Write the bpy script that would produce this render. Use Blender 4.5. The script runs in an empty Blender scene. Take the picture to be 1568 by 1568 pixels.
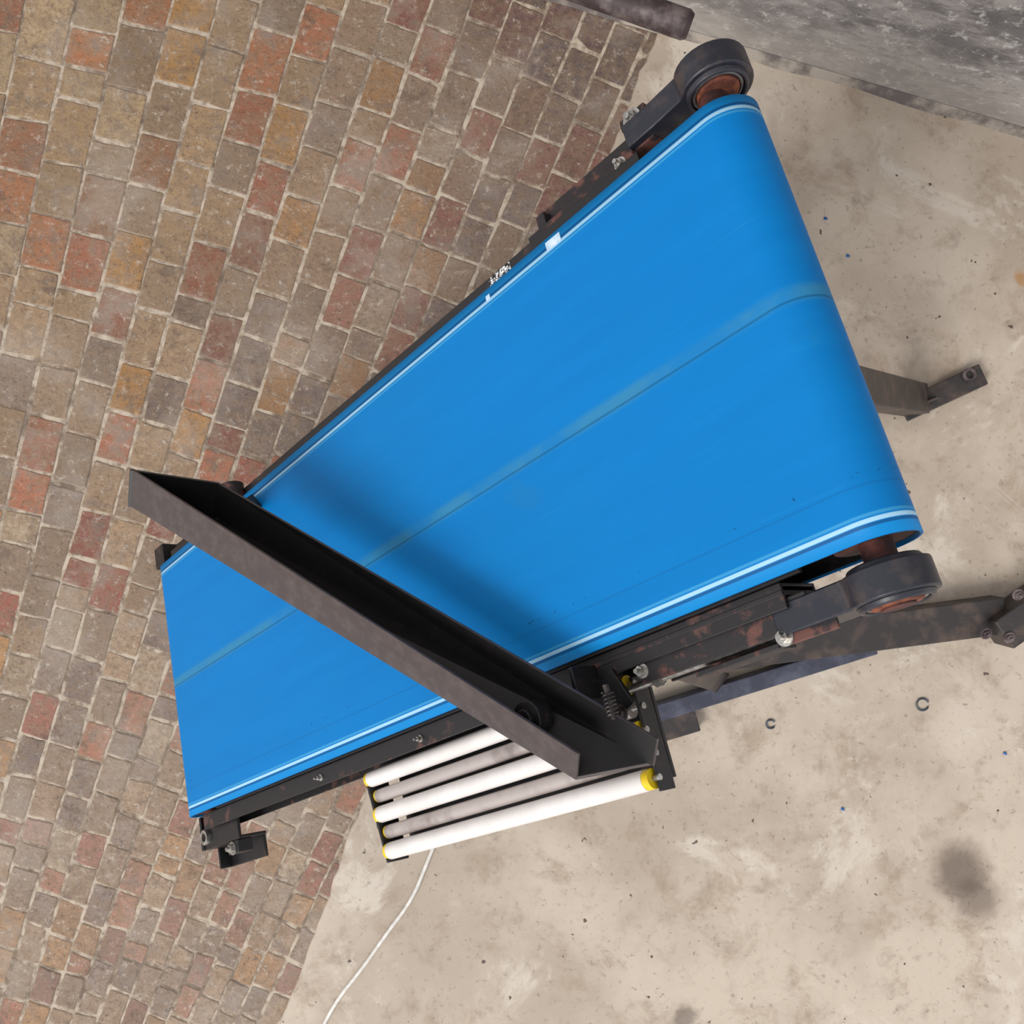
import bpy, bmesh, math, random
from mathutils import Vector, Matrix, noise
random.seed(11)
sc=bpy.context.scene
try: sc.view_settings.view_transform='Standard'
except Exception: pass
H=2.3
K=.0015416
def fl(a,b,z=0.0): return Vector(((a-784)*K,(784-b)*K,z))   # image pixels -> metres at floor depth
def lin(c):
    out=[]
    for x in c[:3]:
        x/=255.
        out.append(x/12.92 if x<=.04045 else ((x+.055)/1.055)**2.4)
    return tuple(out)+(1.,)

# ---------------------------------------------------------------- materials
class M:
    def __init__(s,name,rough=.5,metal=0.):
        s.m=bpy.data.materials.new(name); s.m.use_nodes=True
        s.nt=s.m.node_tree; s.b=s.nt.nodes['Principled BSDF']
        s.b.inputs['Roughness'].default_value=rough; s.b.inputs['Metallic'].default_value=metal
        s.tc=s.nt.nodes.new('ShaderNodeTexCoord')
    def n(s,t): return s.nt.nodes.new(t)
    def l(s,a,b): s.nt.links.new(a,b)
    def noise(s,scale,detail=4,rough=.6,vec=None,dist=0.):
        x=s.n('ShaderNodeTexNoise'); x.inputs['Scale'].default_value=scale
        x.inputs['Detail'].default_value=detail; x.inputs['Roughness'].default_value=rough
        x.inputs['Distortion'].default_value=dist
        s.l(vec if vec else s.tc.outputs['Object'],x.inputs['Vector']); return x.outputs['Fac']
    def mapr(s,v,a,b,c=0.,d=1.):
        x=s.n('ShaderNodeMapRange'); x.interpolation_type='SMOOTHSTEP'
        s.l(v,x.inputs['Value'])
        for i,k in enumerate((a,b,c,d)): x.inputs[i+1].default_value=k
        return x.outputs['Result']
    def math(s,op,a,b=None):
        x=s.n('ShaderNodeMath'); x.operation=op
        for i,k in enumerate((a,b)):
            if k is None: continue
            if isinstance(k,(int,float)): x.inputs[i].default_value=k
            else: s.l(k,x.inputs[i])
        return x.outputs[0]
    def mix(s,f,a,b,mode='MIX'):
        x=s.n('ShaderNodeMix'); x.data_type='RGBA'; x.blend_type=mode
        if isinstance(f,(int,float)): x.inputs[0].default_value=f
        else: s.l(f,x.inputs[0])
        for i,k in ((6,a),(7,b)):
            if isinstance(k,tuple): x.inputs[i].default_value=k
            else: s.l(k,x.inputs[i])
        return x.outputs[2]
    def color(s,c):
        if isinstance(c,tuple): s.b.inputs['Base Color'].default_value=c
        else: s.l(c,s.b.inputs['Base Color'])
    def rough(s,v): s.l(v,s.b.inputs['Roughness'])
    def bump(s,h,st=.3,d=.01):
        x=s.n('ShaderNodeBump'); x.inputs['Strength'].default_value=st; x.inputs['Distance'].default_value=d
        s.l(h,x.inputs['Height']); s.l(x.outputs[0],s.b.inputs['Normal'])

def simple(name,c1,c2,scale=30,rough=.5,metal=0.,lo=.4,hi=.65,bump=.0):
    m=M(name,rough,metal); f=m.noise(scale,6)
    m.color(m.mix(m.mapr(f,lo,hi),lin(c1),lin(c2)))
    if bump: m.bump(f,bump,.003)
    return m.m
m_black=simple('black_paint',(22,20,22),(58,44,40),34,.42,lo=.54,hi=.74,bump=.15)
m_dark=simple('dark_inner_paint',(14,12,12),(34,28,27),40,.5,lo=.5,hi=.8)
m_brown=simple('worn_grey_black_paint',(68,59,58),(82,72,70),50,.5,lo=.4,hi=.7,bump=.1)
m_rusty=simple('rusty_black_steel',(34,29,31),(100,62,54),26,.6,lo=.51,hi=.62,bump=.5)
m_railb=simple('scuffed_black_rail',(26,23,25),(84,56,50),24,.5,lo=.57,hi=.68,bump=.3)
m_rust=simple('rust_orange',(84,42,32),(136,76,48),45,.8,bump=.5)
m_shaft=simple('rust_dark',(48,26,24),(92,44,36),45,.7,bump=.4)
m_hous=simple('cast_housing_paint',(34,36,46),(66,58,58),30,.4,lo=.45,hi=.7,bump=.3)
m_steel=simple('zinc_steel',(150,146,140),(200,198,192),80,.3,.8)
m_bore=simple('bearing_ring_steel',(95,95,98),(135,132,130),60,.35,.7)
m_white=simple('white_roller_tube',(222,216,212),(234,228,224),12,.35)
m_grey=simple('grey_roller_tube',(132,120,116),(182,172,168),10,.4,.1,lo=.35,hi=.6)
m_yel=simple('yellow_plastic_cap',(225,190,20),(245,212,40),60,.4)
m_frame=simple('base_frame_paint',(50,45,45),(84,70,62),20,.45,lo=.45,hi=.7,bump=.2)
m_bluef=simple('slate_paint',(54,57,72),(84,86,102),20,.35,lo=.4,hi=.7)
m_lab=simple('label_print',(20,20,20),(230,230,230),260,.5,lo=.5,hi=.52)
m_cord=simple('white_cord_pvc',(215,212,205),(235,232,226),60,.4)
m_pipe=simple('rusty_pipe',(66,54,55),(116,104,102),24,.55,.2,bump=.3)
m_ring=simple('dark_rubber',(50,58,66),(90,100,108),90,.5)
m_bluepl=simple('blue_plastic',(20,80,150),(40,110,180),90,.5)
V0=-.012; V1=.497
TAP=.015
def belt_mat():
    m=M('blue_pvc_belt',.5)
    sep=m.n('ShaderNodeSeparateXYZ'); m.l(m.tc.outputs['Object'],sep.inputs[0])
    x=sep.outputs['X']
    kx=m.math('MULTIPLY',m.math('SUBTRACT',1.0,m.math('DIVIDE',x,1.5)),TAP/.5)
    y=m.math('ADD',sep.outputs['Y'],m.math('MULTIPLY',m.math('SUBTRACT',V1,sep.outputs['Y']),kx))
    mp=m.n('ShaderNodeMapping'); mp.inputs['Scale'].default_value=(1.0,9,1.2); m.l(m.tc.outputs['Object'],mp.inputs[0])
    st=m.noise(3,5,.6,mp.outputs[0])
    cl=m.noise(2.2,3,.5)
    c=m.mix(m.mapr(st,.3,.75),lin((0,116,188)),lin((0,121,194)))
    c=m.mix(m.mapr(cl,.4,.75,0,.6),c,lin((0,117,182)))
    def band(cn,hw,soft):
        d=m.math('ABSOLUTE',m.math('SUBTRACT',y,cn))
        return m.mapr(d,hw,hw+soft,1.,0.)
    brk=m.mapr(m.noise(7,5,.65),.38,.62,.3,1.)
    c=m.mix(m.math('MULTIPLY',band(.238,.003,.011),m.math('MULTIPLY',brk,.5)),c,lin((70,138,156)))
    c=m.mix(m.math('MULTIPLY',band(.244,.0007,.0012),.6),c,lin((10,84,124)))
    dirt=m.math('MULTIPLY',m.mapr(m.noise(5,6,.7),.55,.75,0,.4),m.mapr(m.math('ABSOLUTE',m.math('SUBTRACT',y,.25)),.01,.07,1.,.2))
    c=m.mix(dirt,c,lin((50,116,140)))
    for e,s in ((V0,1),(V1,-1)):
        c=m.mix(m.math('MULTIPLY',band(e+s*.006,.0045,.002),.45),c,lin((20,140,205)))
        c=m.mix(band(e+s*.0125,.0010,.0012),c,lin((8,84,140)))
        c=m.mix(m.math('MULTIPLY',band(e+s*.017,.0016,.0010),.85),c,lin((170,212,232)))
        c=m.mix(m.math('MULTIPLY',band(e+s*.0225,.0010,.001),.6),c,lin((70,160,205)))
    pit=m.mapr(m.noise(170,2,.5),.63,.67)
    gate=m.mapr(m.noise(24,2,.5),.47,.54)
    c=m.mix(m.math('MULTIPLY',band(.434,.0015,.002),m.math('MULTIPLY',pit,m.math('MULTIPLY',gate,.75))),c,lin((6,62,100)))
    c=m.mix(m.math('MULTIPLY',band(.446,.0006,.001),.35),c,lin((8,92,150)))
    m2=m.n('ShaderNodeMapping'); m2.inputs['Scale'].default_value=(3,160,3); m2.inputs['Rotation'].default_value=(0,0,.03); m.l(m.tc.outputs['Object'],m2.inputs[0])
    sc2=m.mapr(m.noise(1.5,3,.5,m2.outputs[0]),.64,.76,0,.14)
    c=m.mix(sc2,c,lin((50,145,196)))
    m.color(c); m.b.inputs['Specular IOR Level'].default_value=.16
    m.bump(st,.02,.002)
    return m.m
m_belt=belt_mat()

def brick_mat():
    m=M('brick_paver',.5)
    at=m.n('ShaderNodeAttribute'); at.attribute_name='Col'
    f1=m.noise(34,10,.75); f2=m.noise(4.5,8,.68); f3=m.noise(100,7,.78); f4=m.noise(18,8,.72)
    x=m.mix(m.mapr(f1,.40,.60,0,.7),at.outputs['Color'],lin((140,116,92)))
    x=m.mix(m.mapr(f4,.52,.64,0,.6),x,lin((92,72,60)))
    x=m.mix(m.mapr(f3,.50,.66,0,.6),x,lin((72,56,50)))
    x=m.mix(m.mapr(f2,.47,.64,0,.45),x,lin((180,166,152)))
    x=m.mix(m.mapr(m.noise(40,10,.85),.54,.63,0,.75),x,lin((200,188,174)))
    m.color(x); m.rough(m.mapr(f2,.3,.7,.30,.55)); m.bump(f1,.9,.006); return m.m
m_brick=brick_mat()
def mortar():
    m=M('sandy_mortar',.9); f=m.noise(30,7,.7); g=m.noise(6,6,.7)
    c=m.mix(m.mapr(f,.35,.6),lin((134,116,98)),lin((194,180,162)))
    c=m.mix(m.mapr(g,.48,.62,0,.7),c,lin((98,82,70)))
    m.color(c); m.bump(f,.6,.004); return m.m
m_mortar=mortar()

def conc():
    m=M('worn_concrete',.75)
    f=m.noise(2.3,8,.6); g=m.noise(14,8,.7); h=m.noise(3.1,10,.72,dist=.6); k=m.noise(70,4,.7)
    c=m.mix(m.mapr(f,.38,.62),lin((176,161,144)),lin((198,184,167)))
    c=m.mix(m.mapr(m.noise(7,10,.75,dist=.4),.5,.66,0,.65),c,lin((160,140,120)))
    c=m.mix(m.mapr(g,.52,.7,0,.55),c,lin((150,134,118)))
    c=m.mix(m.mapr(h,.55,.64,0,.65),c,lin((214,204,190)))
    c=m.mix(m.mapr(k,.58,.70,0,.5),c,lin((118,102,90)))
    c=m.mix(m.mapr(m.noise(38,2,.5),.72,.75,0,.9),c,lin((74,60,50)))
    def spot(cx,cy,r,soft,col,st,base):
        d=m.n('ShaderNodeVectorMath'); d.operation='DISTANCE'
        m.l(m.tc.outputs['Object'],d.inputs[0]); p=fl(cx,cy,.006); d.inputs[1].default_value=p
        dd=m.math('ADD',d.outputs['Value'],m.math('MULTIPLY',m.math('SUBTRACT',g,.5),.08))
        return m.mix(m.mapr(dd,r,r+soft,st,0.),base,col)
    c=spot(1470,1330,.03,.06,lin((100,84,74)),.8,c)
    c=spot(1495,1375,.02,.06,lin((100,84,74)),.7,c)
    c=spot(1048,1555,.01,.03,lin((110,98,88)),.7,c)
    c=spot(1480,1090,.02,.10,lin((206,194,180)),.4,c)
    c=spot(1562,425,.002,.02,lin((170,120,60)),.7,c)
    m.color(c); m.bump(g,.25,.004); m.rough(m.mapr(f,.3,.7,.5,.75)); return m.m
m_conc=conc()
def wallm():
    m=M('stained_cement_render',.8)
    mp=m.n('ShaderNodeMapping'); mp.inputs['Scale'].default_value=(1,1,2.2); m.l(m.tc.outputs['Object'],mp.inputs[0])
    f=m.noise(4,9,.7,mp.outputs[0],.5); g=m.noise(16,9,.75,mp.outputs[0]); h=m.noise(2,5,.6)
    c=m.mix(m.mapr(f,.4,.6),lin((118,114,113)),lin((168,162,158)))
    c=m.mix(m.mapr(g,.48,.62,0,.65),c,lin((96,92,92)))
    c=m.mix(m.mapr(m.noise(34,8,.8),.54,.62,0,.8),c,lin((212,208,204)))
    sep=m.n('ShaderNodeSeparateXYZ'); m.l(m.tc.outputs['Object'],sep.inputs[0])
    z=m.math('ADD',sep.outputs['Z'],m.math('MULTIPLY',m.math('SUBTRACT',h,.5),.3))
    c=m.mix(m.mapr(z,.06,.26,.55,0.),c,lin((184,176,166)))
    m.color(c); m.bump(g,.6,.008); return m.m
m_wall=wallm()

# ---------------------------------------------------------------- mesh helpers
def mk(name,bm,mats,parent=None,smooth=False,world=False):
    if parent is not None and not world and parent.name=='belt_conveyor':
        for v in bm.verts:      # frame is a touch wider at the drive end
            y=v.co.y; x=max(0,min(1.5,v.co.x))
            v.co.y=y-TAP*(1-x/1.5)*max(0,min(1.2,1-y/.497))
    bmesh.ops.recalc_face_normals(bm,faces=bm.faces[:])
    me=bpy.data.meshes.new(name); bm.to_mesh(me); bm.free()
    ob=bpy.data.objects.new(name,me); sc.collection.objects.link(ob)
    for k in (mats if isinstance(mats,(list,tuple)) else [mats]): me.materials.append(k)
    if smooth:
        for p in me.polygons: p.use_smooth=True
        try: me.set_sharp_from_angle(angle=math.radians(35))
        except Exception: pass
    if parent:
        ob.parent=parent
        if world: ob.matrix_parent_inverse=parent.matrix_world.inverted()
    return ob
def bevel(ob,w=.002,seg=2):
    b=ob.modifiers.new('bev','BEVEL'); b.width=w; b.segments=seg; b.limit_method='ANGLE'; return ob
def bm_box(bm,lo,hi,mi=0):
    vs=[bm.verts.new((x,y,z)) for x in (lo[0],hi[0]) for y in (lo[1],hi[1]) for z in (lo[2],hi[2])]
    for q in ((0,1,3,2),(4,6,7,5),(0,4,5,1),(2,3,7,6),(0,2,6,4),(1,5,7,3)):
        bm.faces.new([vs[i] for i in q]).material_index=mi
def frame_for(d):
    d=d.normalized(); a=Vector((0,0,1)) if abs(d.z)<.9 else Vector((1,0,0))
    x=d.cross(a).normalized(); return x,d.cross(x).normalized()
def bm_cyl(bm,p0,p1,r,mi=0,seg=32,r1=None,inner=None):
    p0=Vector(p0);p1=Vector(p1); x,y=frame_for(p1-p0); r1=r if r1 is None else r1
    def ring(p,rr): return [bm.verts.new(p+(x*math.cos(t)+y*math.sin(t))*rr) for t in [2*math.pi*i/seg for i in range(seg)]]
    a=ring(p0,r); b=ring(p1,r1)
    for i in range(seg):
        bm.faces.new((a[i],a[(i+1)%seg],b[(i+1)%seg],b[i])).material_index=mi
    if inner:
        c=ring(p0,inner); d=ring(p1,inner)
        for i in range(seg):
            j=(i+1)%seg
            bm.faces.new((c[i],d[i],d[j],c[j])).material_index=mi
            bm.faces.new((a[i],c[i],c[j],a[j])).material_index=mi
            bm.faces.new((b[i],b[j],d[j],d[i])).material_index=mi
    else:
        bm.faces.new(a).material_index=mi; bm.faces.new(b[::-1]).material_index=mi
def bm_beam(bm,p0,p1,w,h,up=Vector((0,0,1)),mi=0):
    p0=Vector(p0);p1=Vector(p1); d=(p1-p0).normalized(); s=d.cross(up).normalized(); u=s.cross(d).normalized()
    vs=[]
    for p in (p0,p1):
        for a,b in ((-1,-1),(1,-1),(1,1),(-1,1)): vs.append(bm.verts.new(p+s*a*w/2+u*b*h/2))
    for q in ((0,1,2,3),(7,6,5,4),(0,4,5,1),(1,5,6,2),(2,6,7,3),(3,7,4,0)):
        bm.faces.new([vs[i] for i in q]).material_index=mi
def bm_hex(bm,p,axis,r,h,mi=0): 
    p=Vector(p); a=Vector(axis).normalized(); bm_cyl(bm,p,p+a*h,r,mi,6)
def bm_prism(bm,pts,v0,v1,mi=0):     # pts in (u,n), extruded along v
    a=[bm.verts.new((p[0],v0,p[1])) for p in pts]; b=[bm.verts.new((p[0],v1,p[1])) for p in pts]
    k=len(pts)
    for i in range(k): bm.faces.new((a[i],a[(i+1)%k],b[(i+1)%k],b[i])).material_index=mi
    bm.faces.new(a).material_index=mi; bm.faces.new(b[::-1]).material_index=mi
def bolt(bm,p,axis,r=.007,mi=0):
    p=Vector(p);a=Vector(axis).normalized()
    bm_cyl(bm,p,p+a*.002,r*1.5,mi,20); bm_hex(bm,p+a*.002,a,r,.006,mi); bm_cyl(bm,p,p+a*.014,r*.5,mi,12)

# ---------------------------------------------------------------- conveyor frame
A=Vector((.2563,.451,1.255)); U=Vector((-.657,-.384,-.6485)).normalized()
V=Vector((.225,-.921,.3176)); V=(V-U*V.dot(U)).normalized(); N=U.cross(V).normalized()
conv=bpy.data.objects.new('belt_conveyor',None); sc.collection.objects.link(conv)
Mx=Matrix.Identity(4)
for i in range(3):
    Mx[i][0]=U[i];Mx[i][1]=V[i];Mx[i][2]=N[i];Mx[i][3]=A[i]
conv.matrix_world=Mx
bpy.context.view_layer.update()
def W(u,v,n): return A+U*u+V*v+N*n
R=.045; L=1.505
u0=R+.018; u1=L-.02
bm=bmesh.new(); prof=[]
S=24
for i in range(S+1):
    t=math.pi/2+math.pi*i/S; prof.append((u0+R*math.cos(t),-R+R*math.sin(t)))
for i in range(S+1):
    t=-math.pi/2+math.pi*i/S; prof.append((u1+R*math.cos(t),-R+R*math.sin(t)))
nv=20; rows=[]
for j in range(nv+1):
    v=V0+(V1-V0)*j/nv; rows.append([bm.verts.new((p[0],v,p[1])) for p in prof])
for j in range(nv):
    for i in range(len(prof)):
        k=(i+1)%len(prof); bm.faces.new((rows[j][i],rows[j][k],rows[j+1][k],rows[j+1][i]))
belt=mk('belt',bm,m_belt,conv,True)
sm=belt.modifiers.new('thick','SOLIDIFY'); sm.thickness=.003; sm.offset=-1
bm=bmesh.new()
for uc in (u0,u1):
    bm_cyl(bm,(uc,V0+.004,-R),(uc,V1-.004,-R),R-.004,0,40)
    bm_cyl(bm,(uc,-.10 if uc<1 else -.04,-R),(uc,.560 if uc<1 else .55,-R),.017,0,24)
mk('drums',bm,m_shaft,conv,True)
bm=bmesh.new(); bm_box(bm,(.13,V0-.002,-.012),(1.40,.500,-.006)); bm_box(bm,(.10,V0+.01,-.088),(1.42,.495,-.084)); bm_box(bm,(.2,V0,-.085),(.24,.5,-.05)); bm_box(bm,(.8,V0,-.085),(.84,.5,-.05)); bm_box(bm,(1.35,V0,-.085),(1.39,.5,-.05))
mk('slider_bed',bm,m_black,conv)
def rail(bm,va,vb,ua,ub,nt=-.014,nb=-.085,t=.004):
    bm_box(bm,(ua,va,nt-t),(ub,vb,nt)); bm_box(bm,(ua,va,nb),(ub,vb,nb+t))
    inner=vb-t if va<0 else va
    bm_box(bm,(ua,inner,nb+t),(ub,inner+t,nt-t))
bm=bmesh.new(); rail(bm,-.036,-.015,.16,1.47); bevel(mk('side_rail_a',bm,m_black,conv),.001)
bm=bmesh.new(); rail(bm,.500,.528,.16,1.47); bevel(mk('side_rail_b',bm,m_railb,conv),.001)
def takeup(name,vc,ux):
    bm=bmesh.new(); hw=.016; uu=u0+ux
    pts=[]
    for i in range(25):
        t=math.radians(40+280*i/24); pts.append((uu+.044*math.cos(t),-R+.044*math.sin(t)))
    pts+=[(uu+.08,-R-.026),(uu+.12,-R-.026),(uu+.12,-R+.026),(uu+.08,-R+.026)]
    bm_prism(bm,pts,vc-hw,vc+hw,0)
    for s in (-1,1):
        f=vc+s*hw
        bm_cyl(bm,(uu,f-.001*s,-R),(uu,f+s*.006,-R),.039,0,40,r1=.036,inner=.032)
        bm_cyl(bm,(uu,f-.001*s,-R),(uu,f+s*.004,-R),.031,1,40,inner=.026)
        bm_cyl(bm,(uu,f-.001*s,-R),(uu,f+s*.006,-R),.0255,2,32)
    ob=mk(name,bm,[m_hous,m_bore,m_rust],conv,True); bevel(ob,.002)
takeup('bearing_a',-.068,-.010); takeup('bearing_b',.536,0)
bm=bmesh.new()
bm_box(bm,(.15,-.085,-.05),(.34,-.055,-.044)); bm_box(bm,(.15,-.085,-.085),(.34,-.055,-.079))
bm_box(bm,(.14,-.055,-.09),(.36,-.050,-.030)); bm_box(bm,(.17,-.050,-.03),(.36,-.034,-.022))
bm_box(bm,(.14,-.10,-.065),(.18,-.085,-.03)); bm_box(bm,(.33,-.075,-.08),(.345,-.03,-.03))
bevel(mk('takeup_guide_a',bm,m_rusty,conv),.001)
bm=bmesh.new()
bm_box(bm,(.14,.516,-.026),(.37,.550,-.020)); bm_box(bm,(.14,.516,-.080),(.37,.550,-.074)); bm_box(bm,(.16,.508,-.085),(.44,.514,-.013))
bm_box(bm,(.19,.556,-.062),(.30,.562,-.026)); bm_box(bm,(.12,.520,-.032),(.19,.562,-.027))
bevel(mk('takeup_guide_b',bm,m_rusty,conv),.001)
bm=bmesh.new()
bm_cyl(bm,(.19,.546,-.045),(.47,.546,-.045),.005,0,14)
for u in (.36,.45): bm_hex(bm,(u,.546,-.045),(1,0,0),.009,.011)
bolt(bm,(.18,.552,-.027),(0,0,1),.007); bolt(bm,(.365,.535,-.020),(0,0,1),.006)
bm_cyl(bm,(.14,-.085,-.06),(.36,-.085,-.06),.005,0,14)
bolt(bm,(.16,-.09,-.03),(0,0,1),.009); bolt(bm,(.19,-.042,-.022),(0,0,1),.006)
for u in (.78,1.05): bolt(bm,(u,.516,-.014),(0,0,1),.0035)
mk('takeup_screws',bm,m_steel,conv,True)
bm=bmesh.new(); bm_box(bm,(.455,.523,-.05),(.485,.561,-.044)); bm_cyl(bm,(.47,.543,-.044),(.47,.543,-.040),.009,0,20,inner=.004)
bevel(mk('slotted_tab',bm,simple('tab_steel',(96,80,74),(140,126,118),30,.5),conv),.001)
bm=bmesh.new()
bm_box(bm,(1.37,.522,-.035),(1.52,.562,-.028)); bm_box(bm,(1.37,.556,-.085),(1.52,.562,-.03)); bm_box(bm,(1.505,.50,-.085),(1.512,.562,-.025))
bm_box(bm,(1.38,.562,-.060),(1.42,.585,-.030)); bm_box(bm,(1.40,.556,-.1),(1.54,.60,-.094)); bm_box(bm,(1.534,.53,-.1),(1.54,.60,-.07))
bm_box(bm,(1.40,-.055,-.04),(1.52,-.017,-.033)); bm_box(bm,(1.40,-.055,-.08),(1.52,-.05,-.033)); bm_box(bm,(1.50,-.065,-.08),(1.54,-.02,-.012))
bevel(mk('tail_brackets',bm,m_black,conv),.0015)
bm=bmesh.new(); bolt(bm,(1.40,.575,-.030),(0,0,1),.008); bm_cyl(bm,(1.49,.54,-.028),(1.49,.54,-.020),.014,0,24,inner=.008); bolt(bm,(1.46,-.035,-.033),(0,0,1),.008)
mk('tail_bolts',bm,m_steel,conv,True)
bm=bmesh.new(); bm_box(bm,(.395,-.034,-.0139),(.44,-.019,-.0133)); mk('label',bm,m_lab,conv)
bm=bmesh.new(); bm_box(bm,(.292,-.007,.0001),(.318,.005,.0008)); bm_box(bm,(.432,-.003,.0001),(.440,.004,.0008))
mk('tape_patch',bm,simple('white_tape',(170,200,222),(210,225,235),60,.5),conv)

# ---------------------------------------------------------------- diverter channel
Tl=Vector((-.6263,.0708,.70));Tr=Vector((.0711,-.2611,1.25))
Bl=Vector((-.6413,.0109,.67));Br=Vector((.0709,-.2975,1.22))
Fl=Vector((-.4815,.0493,.70));Fr=Vector((.156,-.2389,1.27))
Gl=Bl+Fl-Tl; Gr=Br+Fr-Tr
bm=bmesh.new()
def side_slab(p,toward,t=.0045,outer=0):
    a,b,c,d_=p; nn=(b-a).cross(d_-a).normalized()
    if nn.dot(toward)<0: nn=-nn
    nn*=t
    lo=[bm.verts.new(q) for q in p]; hi=[bm.verts.new(q+nn) for q in p]
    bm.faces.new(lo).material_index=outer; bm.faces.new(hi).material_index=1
    for i in range(4): bm.faces.new((lo[i],lo[(i+1)%4],hi[(i+1)%4],hi[i])).material_index=0
mid=(Tl+Bl+Fl+Gl+Tr+Br+Fr+Gr)/8
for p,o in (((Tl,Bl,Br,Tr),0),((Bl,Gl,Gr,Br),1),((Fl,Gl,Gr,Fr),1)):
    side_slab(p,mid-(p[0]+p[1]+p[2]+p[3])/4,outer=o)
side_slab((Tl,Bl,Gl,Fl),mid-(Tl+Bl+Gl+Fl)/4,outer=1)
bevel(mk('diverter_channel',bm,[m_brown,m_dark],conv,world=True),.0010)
bm=bmesh.new()
bm_beam(bm,W(1.13,-.03,-.06),Gl*.97+Gr*.03,.03,.008)
mk('diverter_post',bm,m_black,conv,world=True)
bm=bmesh.new()
c0=W(1.17,-.052,.0); bm_cyl(bm,c0,c0+V*.03,.022,0,28); bm_cyl(bm,c0+V*.03,c0+V*.045,.010,0,20); bm_cyl(bm,c0-N*.05+V*.015,c0+V*.015,.010,0,16)
mk('pivot_knob',bm,m_rusty,conv,True,world=True)
bm=bmesh.new()
bm_beam(bm,W(.43,.53,-.06),W(.43,.53,.03),.04,.006,up=U)
bm_beam(bm,W(.39,.545,-.01),W(.46,.575,-.01),.05,.006,up=N)
kx=(Gr*.86+Gl*.14)*.5+(Br*.86+Bl*.14)*.5
kx=kx+(Fr-Tr)*.22
bm_cyl(bm,kx+N*.006,kx+N*.028,.022,0,28); bm_cyl(bm,kx+N*.026,kx+N*.034,.012,0,20)
bevel(mk('diverter_bracket',bm,m_black,conv,world=True),.001)
bm=bmesh.new()
ax=V*.026; p0=Fr*.93+Fl*.07-V*.022+N*.002
bm_cyl(bm,p0-ax*.3,p0+ax*1.2,.0035,0,12); bolt(bm,W(.40,.575,-.005),N,.007)
x,y=frame_for(ax); pv=None
for i in range(61):
    t=i/60*6*2*math.pi; p=p0+ax*(i/60)+(x*math.cos(t)+y*math.sin(t))*.006
    if pv is not None: bm_cyl(bm,pv,p,.0012,0,6)
    pv=p
mk('diverter_spring_bolt',bm,simple('dull_spring_steel',(40,36,36),(84,76,72),80,.5,.4),conv,True,world=True)

# ---------------------------------------------------------------- side gravity rollers
rc=bpy.data.objects.new('gravity_roller_conveyor',None); sc.collection.objects.link(rc); rc.matrix_world=Mx
bpy.context.view_layer.update()
vs=[.540,.568,.596,.624,.652]
bmw=bmesh.new(); bmg=bmesh.new(); bmy=bmesh.new(); bmb=bmesh.new(); bms=bmesh.new()
for i,v in enumerate(vs):
    w=(i%2==0); r=.0128 if w else .0105; n=-.05 if w else -.056
    ul=.965-(v-.54)*.15; ur=.425
    bm_cyl(bmw if w else bmg,(ur,v,n),(ul,v,n),r,0,28)
    if w:
        bm_cyl(bmy,(ur-.010,v,n),(ur,v,n),r*.95,0,28); 
    bm_cyl(bmy,(ul,v,n),(ul+.006,v,n),r*.97,0,28)
    bm_cyl(bms,(ur-.02,v,n),(ul+.018,v,n),.004,0,12)
bm_beam(bmb,Vector((.972,.532,-.062)),Vector((.952,.668,-.062)),.005,.04,up=Vector((0,0,1)))
bm_beam(bmb,Vector((.409,.532,-.062)),Vector((.409,.668,-.062)),.004,.028,up=Vector((0,0,1)))
bm_box(bmb,(.42,.532,-.10),(.955,.655,-.094))
mk('white_rollers',bmw,m_white,rc,True); mk('grey_rollers',bmg,m_grey,rc,True); mk('end_caps',bmy,m_yel,rc,True)
bevel(mk('roller_frame',bmb,m_black,rc),.001)
bm_hex(bms,(.978,.56,-.06),(1,0,0),.008,.008); bm_hex(bms,(.972,.61,-.06),(1,0,0),.008,.008)
mk('roller_axles',bms,m_steel,rc,True)

# ---------------------------------------------------------------- support frame on floor
def tube(name,segs,mat): 
    bm=bmesh.new()
    for s in segs: bm_beam(bm,*s)
    return bevel(mk(name,bm,mat,conv,world=True),.003)
Z=.006
tube('foot_right',[(fl(1375,632,Z+.02),fl(1498,575,Z+.02),.052,.006),(fl(1375,632,Z+.025),fl(1420,612,Z+.045),.006,.05)],m_frame)
tube('leg_right',[(fl(1392,615,Z+.03),W(.25,.16,-.11),.07,.06)],m_frame)
tube('leg_right_b',[(fl(1090,1035,Z+.02),W(.45,.47,-.10),.05,.05)],m_frame)
tube('leg_left',[(fl(560,850,Z),W(1.25,.08,-.10),.045,.045)],m_frame)
tube('leg_left_b',[(fl(620,1080,Z),W(1.2,.44,-.10),.045,.045)],m_frame)
tube('base_beam',[(fl(1030,1002,Z+.03),fl(1520,938,Z+.03),.085,.06),(fl(1505,965,Z+.05),fl(1640,870,Z+.05),.075,.09)],m_frame)
tube('base_rail',[(fl(960,1100,Z+.02),fl(1330,985,Z+.02),.04,.04)],m_bluef)
tube('foot_front',[(fl(960,1128,Z+.015),fl(1064,1097,Z+.015),.055,.03)],m_frame)
bm=bmesh.new()
for a,b in ((1478,962),(1512,968),(1525,905)): bolt(bm,fl(a,b,.10),(0,-.3,1),.009)
bm_cyl(bm,fl(1474,577,Z+.024),fl(1474,577,Z+.03),.016,0,20,inner=.009)
mk('base_bolts',bm,m_pipe,conv,True,world=True)

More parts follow.
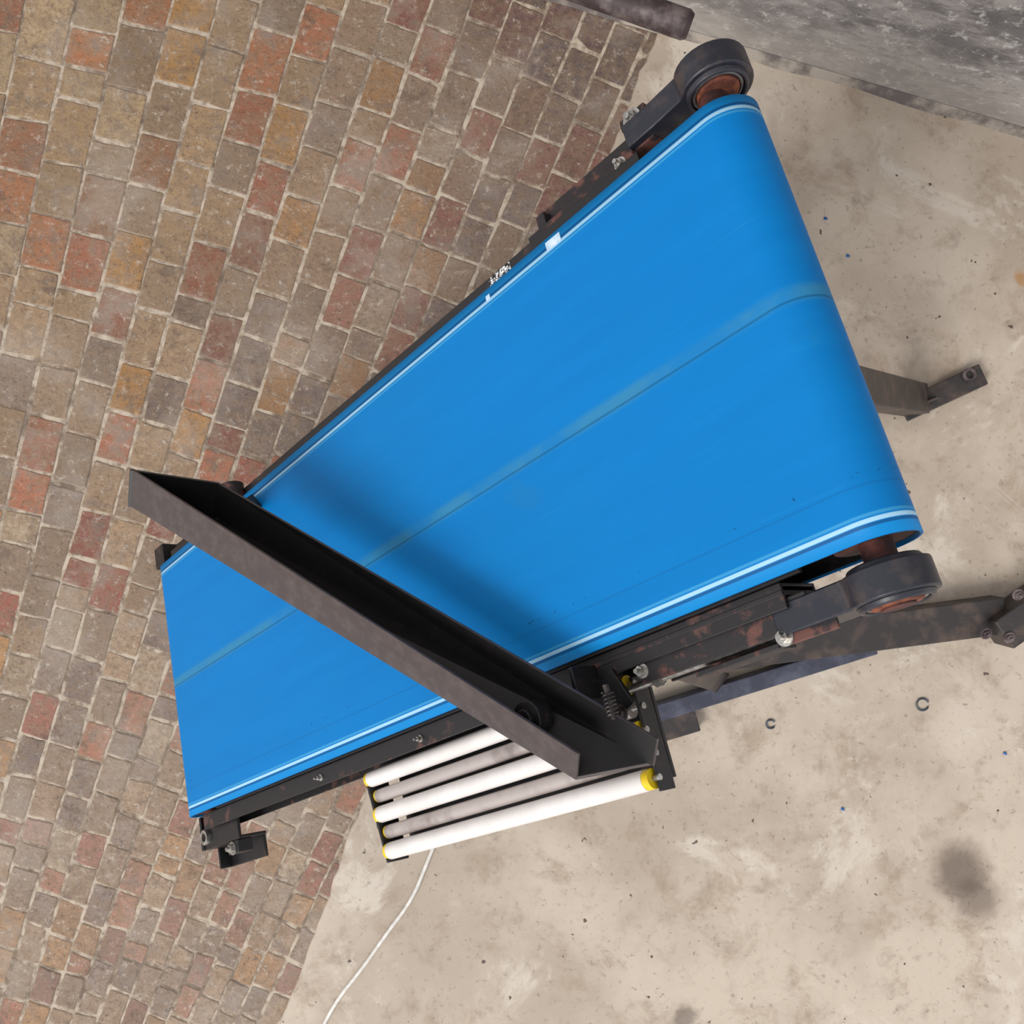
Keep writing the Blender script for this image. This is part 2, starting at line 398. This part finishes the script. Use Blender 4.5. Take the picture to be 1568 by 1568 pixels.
# ---------------------------------------------------------------- floors
bm=bmesh.new()
P=fl(-750,4000); col=bm.loops.layers.float_color.new('Col')
pal=[((160,132,102),5),((142,120,98),5),((164,98,68),3.4),((146,76,58),2.2),((132,116,104),3),((172,124,68),3),((108,92,84),1.6),((174,152,124),3),((126,70,56),1.2)]
pc=[p[0] for p in pal]; pw=[p[1] for p in pal]
mort=Vector(lin((166,150,132))[:3])
th=math.radians(2.); thmax=math.radians(27.5)
while th<thmax:
    td=math.degrees(th); q0=min(1,max(0,(td-11)/11)); wth=.0182-.0060*q0; wth*=random.uniform(.94,1.06); th2=th+wth
    r=3.0*(1+random.random()*.02)
    while r<8.2:
        ln=(.0235-.0045*q0)*r*random.uniform(.88,1.12)
        if random.random()<.10: ln*=.6
        r2=r+ln
        g=.0022+random.uniform(-.0006,.0010)
        rm=(r+r2)/2; tm=(th+th2)/2
        cx=P.x+rm*math.sin(tm); cy=P.y+rm*math.cos(tm); px=cx/K+784; py=784-cy/K
        if -500<px<1250 and -500<py<2050:
            pts=[]
            hw=wth*rm/2-g; hl=ln/2-g
            ch_=.003
            for (sx,sy) in ((-1,-1),(1,-1),(1,1),(-1,1)):
                jx=random.uniform(-.0022,.0022); jy=random.uniform(-.0030,.0030)
                a=(sx*(hw-ch_)+jx, sy*hl+jy); b=(sx*hw+jx, sy*(hl-ch_)+jy)
                pts+= [b,a] if sx*sy>0 else [a,b]
            pts.sort(key=lambda p: math.atan2(p[1]/hl,p[0]/hw))
            # extra vertices give worn, irregular edges
            pp=[]
            for i in range(8):
                p=pts[i]; q_=pts[(i+1)%8]; pp.append(p)
                if math.hypot(p[0]-q_[0],p[1]-q_[1])>.02:
                    for f in (.25,.5,.75):
                        j=random.uniform(-.0016,.0006); mx=p[0]+(q_[0]-p[0])*f; my=p[1]+(q_[1]-p[1])*f
                        pp.append((mx*(1+j/hw),my*(1+j/hl)))
            pts=pp; n_=len(pts)
            er=Vector((math.sin(tm),math.cos(tm))); et=Vector((math.cos(tm),-math.sin(tm)))
            zt=random.uniform(-.0008,.0010); tx=random.uniform(-.015,.015); ty=random.uniform(-.015,.015)
            def ring(s_,z):
                o=[]
                for p in pts:
                    k1=max(0,1-s_/hw); k2=max(0,1-s_/hl)
                    w_=Vector((cx,cy))+et*(p[0]*k1)+er*(p[1]*k2)
                    o.append(bm.verts.new((w_.x,w_.y,z+tx*p[0]+ty*p[1])))
                return o
            r0=ring(0,-.012); ra=ring(.0002,zt-.0016); rb=ring(.0030,zt)
            c=random.choices(pc,pw)[0]; c=Vector(lin(c)[:3])*random.uniform(.80,1.18)
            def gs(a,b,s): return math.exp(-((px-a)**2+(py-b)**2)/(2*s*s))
            c=c.lerp(Vector(lin((70,62,64))[:3]),min(.85,.95*gs(900,90,110)))  # shadow beyond the conveyor's upper end, painted into the brick colour
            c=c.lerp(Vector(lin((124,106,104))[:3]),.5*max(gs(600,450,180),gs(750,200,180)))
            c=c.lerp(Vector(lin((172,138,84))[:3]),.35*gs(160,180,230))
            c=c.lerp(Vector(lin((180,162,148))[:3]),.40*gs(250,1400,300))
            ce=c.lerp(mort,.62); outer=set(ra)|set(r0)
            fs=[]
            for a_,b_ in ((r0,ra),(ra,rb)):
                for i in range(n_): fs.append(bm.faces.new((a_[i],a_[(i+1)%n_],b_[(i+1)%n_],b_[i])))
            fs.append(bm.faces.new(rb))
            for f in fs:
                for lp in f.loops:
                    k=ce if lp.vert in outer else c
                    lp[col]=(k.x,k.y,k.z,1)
        r=r2
    th=th2
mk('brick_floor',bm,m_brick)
bm=bmesh.new(); bm_box(bm,(-3.2,-3.2,-.05),(3.2,3.2,-.0016)); mk('floor',bm,m_mortar)
edge=[]
for i in range(181):
    t=i/180; py=-420+t*2500
    px= 1024-.383*py if py<1290 else 530-.36*(py-1290)
    px+= 4*noise.noise(Vector((py*.012,0,0)))+5*noise.noise(Vector((py*.05,3,0)))
    edge.append(fl(px,py))
bm=bmesh.new()
top=[];bot=[];rt=[]
for p in edge:
    top.append(bm.verts.new((p.x+.005,p.y,.004))); bot.append(bm.verts.new((p.x,p.y,-.003))); rt.append(bm.verts.new((2.9,p.y,.004)))
for i in range(180):
    bm.faces.new((top[i],top[i+1],rt[i+1],rt[i])); bm.faces.new((bot[i],bot[i+1],top[i+1],top[i]))
mk('floor_concrete',bm,m_conc)

# wall
w0=fl(860,0); w1=fl(1568,205); d=(w1-w0).normalized(); nrm=Vector((d.y,-d.x,0)); 
if nrm.y>0: nrm=-nrm
a=w0-d*2.6; b=w1+d*1.6
bm=bmesh.new()
for (p,q_,z0,z1) in ((a,b,-.05,2.6),):
    vs_=[bm.verts.new(v) for v in (p+Vector((0,0,z0)),q_+Vector((0,0,z0)),q_+Vector((0,0,z1)),p+Vector((0,0,z1)),p-nrm*.15+Vector((0,0,z0)),q_-nrm*.15+Vector((0,0,z0)),q_-nrm*.15+Vector((0,0,z1)),p-nrm*.15+Vector((0,0,z1)))]
    for f in ((0,1,2,3),(5,4,7,6),(4,0,3,7),(1,5,6,2),(3,2,6,7),(4,5,1,0)): bm.faces.new([vs_[i] for i in f])
mk('wall_back',bm,m_wall)
bm=bmesh.new(); K2=90; prev=None
for i in range(K2+1):
    p=a.lerp(b,i/K2); wv=.014+.010*noise.noise(Vector((i*.35,1,0)))
    cur=[bm.verts.new(p+nrm*(wv)+Vector((0,0,.002))),bm.verts.new(p+nrm*wv*.6+Vector((0,0,.014))),bm.verts.new(p+nrm*.001+Vector((0,0,.03)))]
    if prev:
        for k in range(2): bm.faces.new((prev[k],cur[k],cur[k+1],prev[k+1]))
    prev=cur
mk('baseboard_back',bm,simple('cement_fillet',(104,96,92),(166,156,144),9,.85,lo=.42,hi=.58,bump=.5),smooth=True)

# steel pipe : horizontal handrail stub held off the wall
bm=bmesh.new()
e=Vector(((1050-784)/1492*1.9,(784-38)/1492*1.9,.40)); dd=(-d+Vector((0,.06,0))).normalized(); s_=e+dd*.75
bm_cyl(bm,s_,e,.029,0,36); bm_cyl(bm,e,e-dd*.010,.029,0,36,r1=.023)
pb=e+dd*.4; dist=abs((pb-w0).dot(nrm))
bm_cyl(bm,pb,pb-nrm*(dist-.001),.014,0,16); bm_cyl(bm,pb-nrm*(dist-.008),pb-nrm*(dist-.001),.04,0,24)
mk('steel_pipe',bm,m_pipe,smooth=True)

# cord
cu=bpy.data.curves.new('power_cord','CURVE'); cu.dimensions='3D'; cu.bevel_depth=.0042; cu.bevel_resolution=4
pts=[(720,1190),(672,1275),(655,1318),(632,1375),(594,1425),(556,1480),(515,1530),(480,1600),(470,1750)]
sp=cu.splines.new('NURBS'); sp.points.add(len(pts)-1)
for i,p in enumerate(pts): sp.points[i].co=(*fl(p[0],p[1],.0085),1)
sp.use_endpoint_u=True; sp.order_u=3
co=bpy.data.objects.new('power_cord',cu); sc.collection.objects.link(co); cu.materials.append(m_cord)
def ringob(a,b,r,gap):
    bm=bmesh.new(); n_=28; prev=None; c=fl(a,b,.0065)
    for i in range(n_):
        t=gap+ (2*math.pi-2*gap)*i/(n_-1)
        p=c+Vector((math.cos(t)*r,math.sin(t)*r,0))
        if prev is not None: bm_cyl(bm,prev,p,.0022,0,8)
        prev=p
    return mk('lock_washer',bm,m_ring,smooth=True)
ringob(1179,1108,.010,.5); ringob(1411,1078,.014,.35)
bm=bmesh.new()
for a_,b_ in ((1288,1237),(1536,1152),(1262,335),(1296,392)):
    bm_cyl(bm,fl(a_,b_,.004),fl(a_+3,b_+2,.009),.004,0,7,r1=.0015)
mk('debris_chips',bm,m_bluepl)

# ---------------------------------------------------------------- light + camera
w=bpy.data.worlds.new('sky'); sc.world=w; w.use_nodes=True
w.node_tree.nodes['Background'].inputs[0].default_value=(.99,.98,1,1); w.node_tree.nodes['Background'].inputs[1].default_value=.88
sd=bpy.data.lights.new('daylight','SUN'); sd.energy=2.2; sd.angle=math.radians(26); sd.color=(1,.98,.95)
so=bpy.data.objects.new('daylight',sd); sc.collection.objects.link(so)
so.rotation_euler=Vector((-.74,-.79,.95)).to_track_quat('Z','Y').to_euler()
cd=bpy.data.cameras.new('camera'); cd.sensor_width=36; cd.lens=36*1492/1568; cam=bpy.data.objects.new('camera',cd)
cam.location=(0,0,H); sc.collection.objects.link(cam); sc.camera=cam
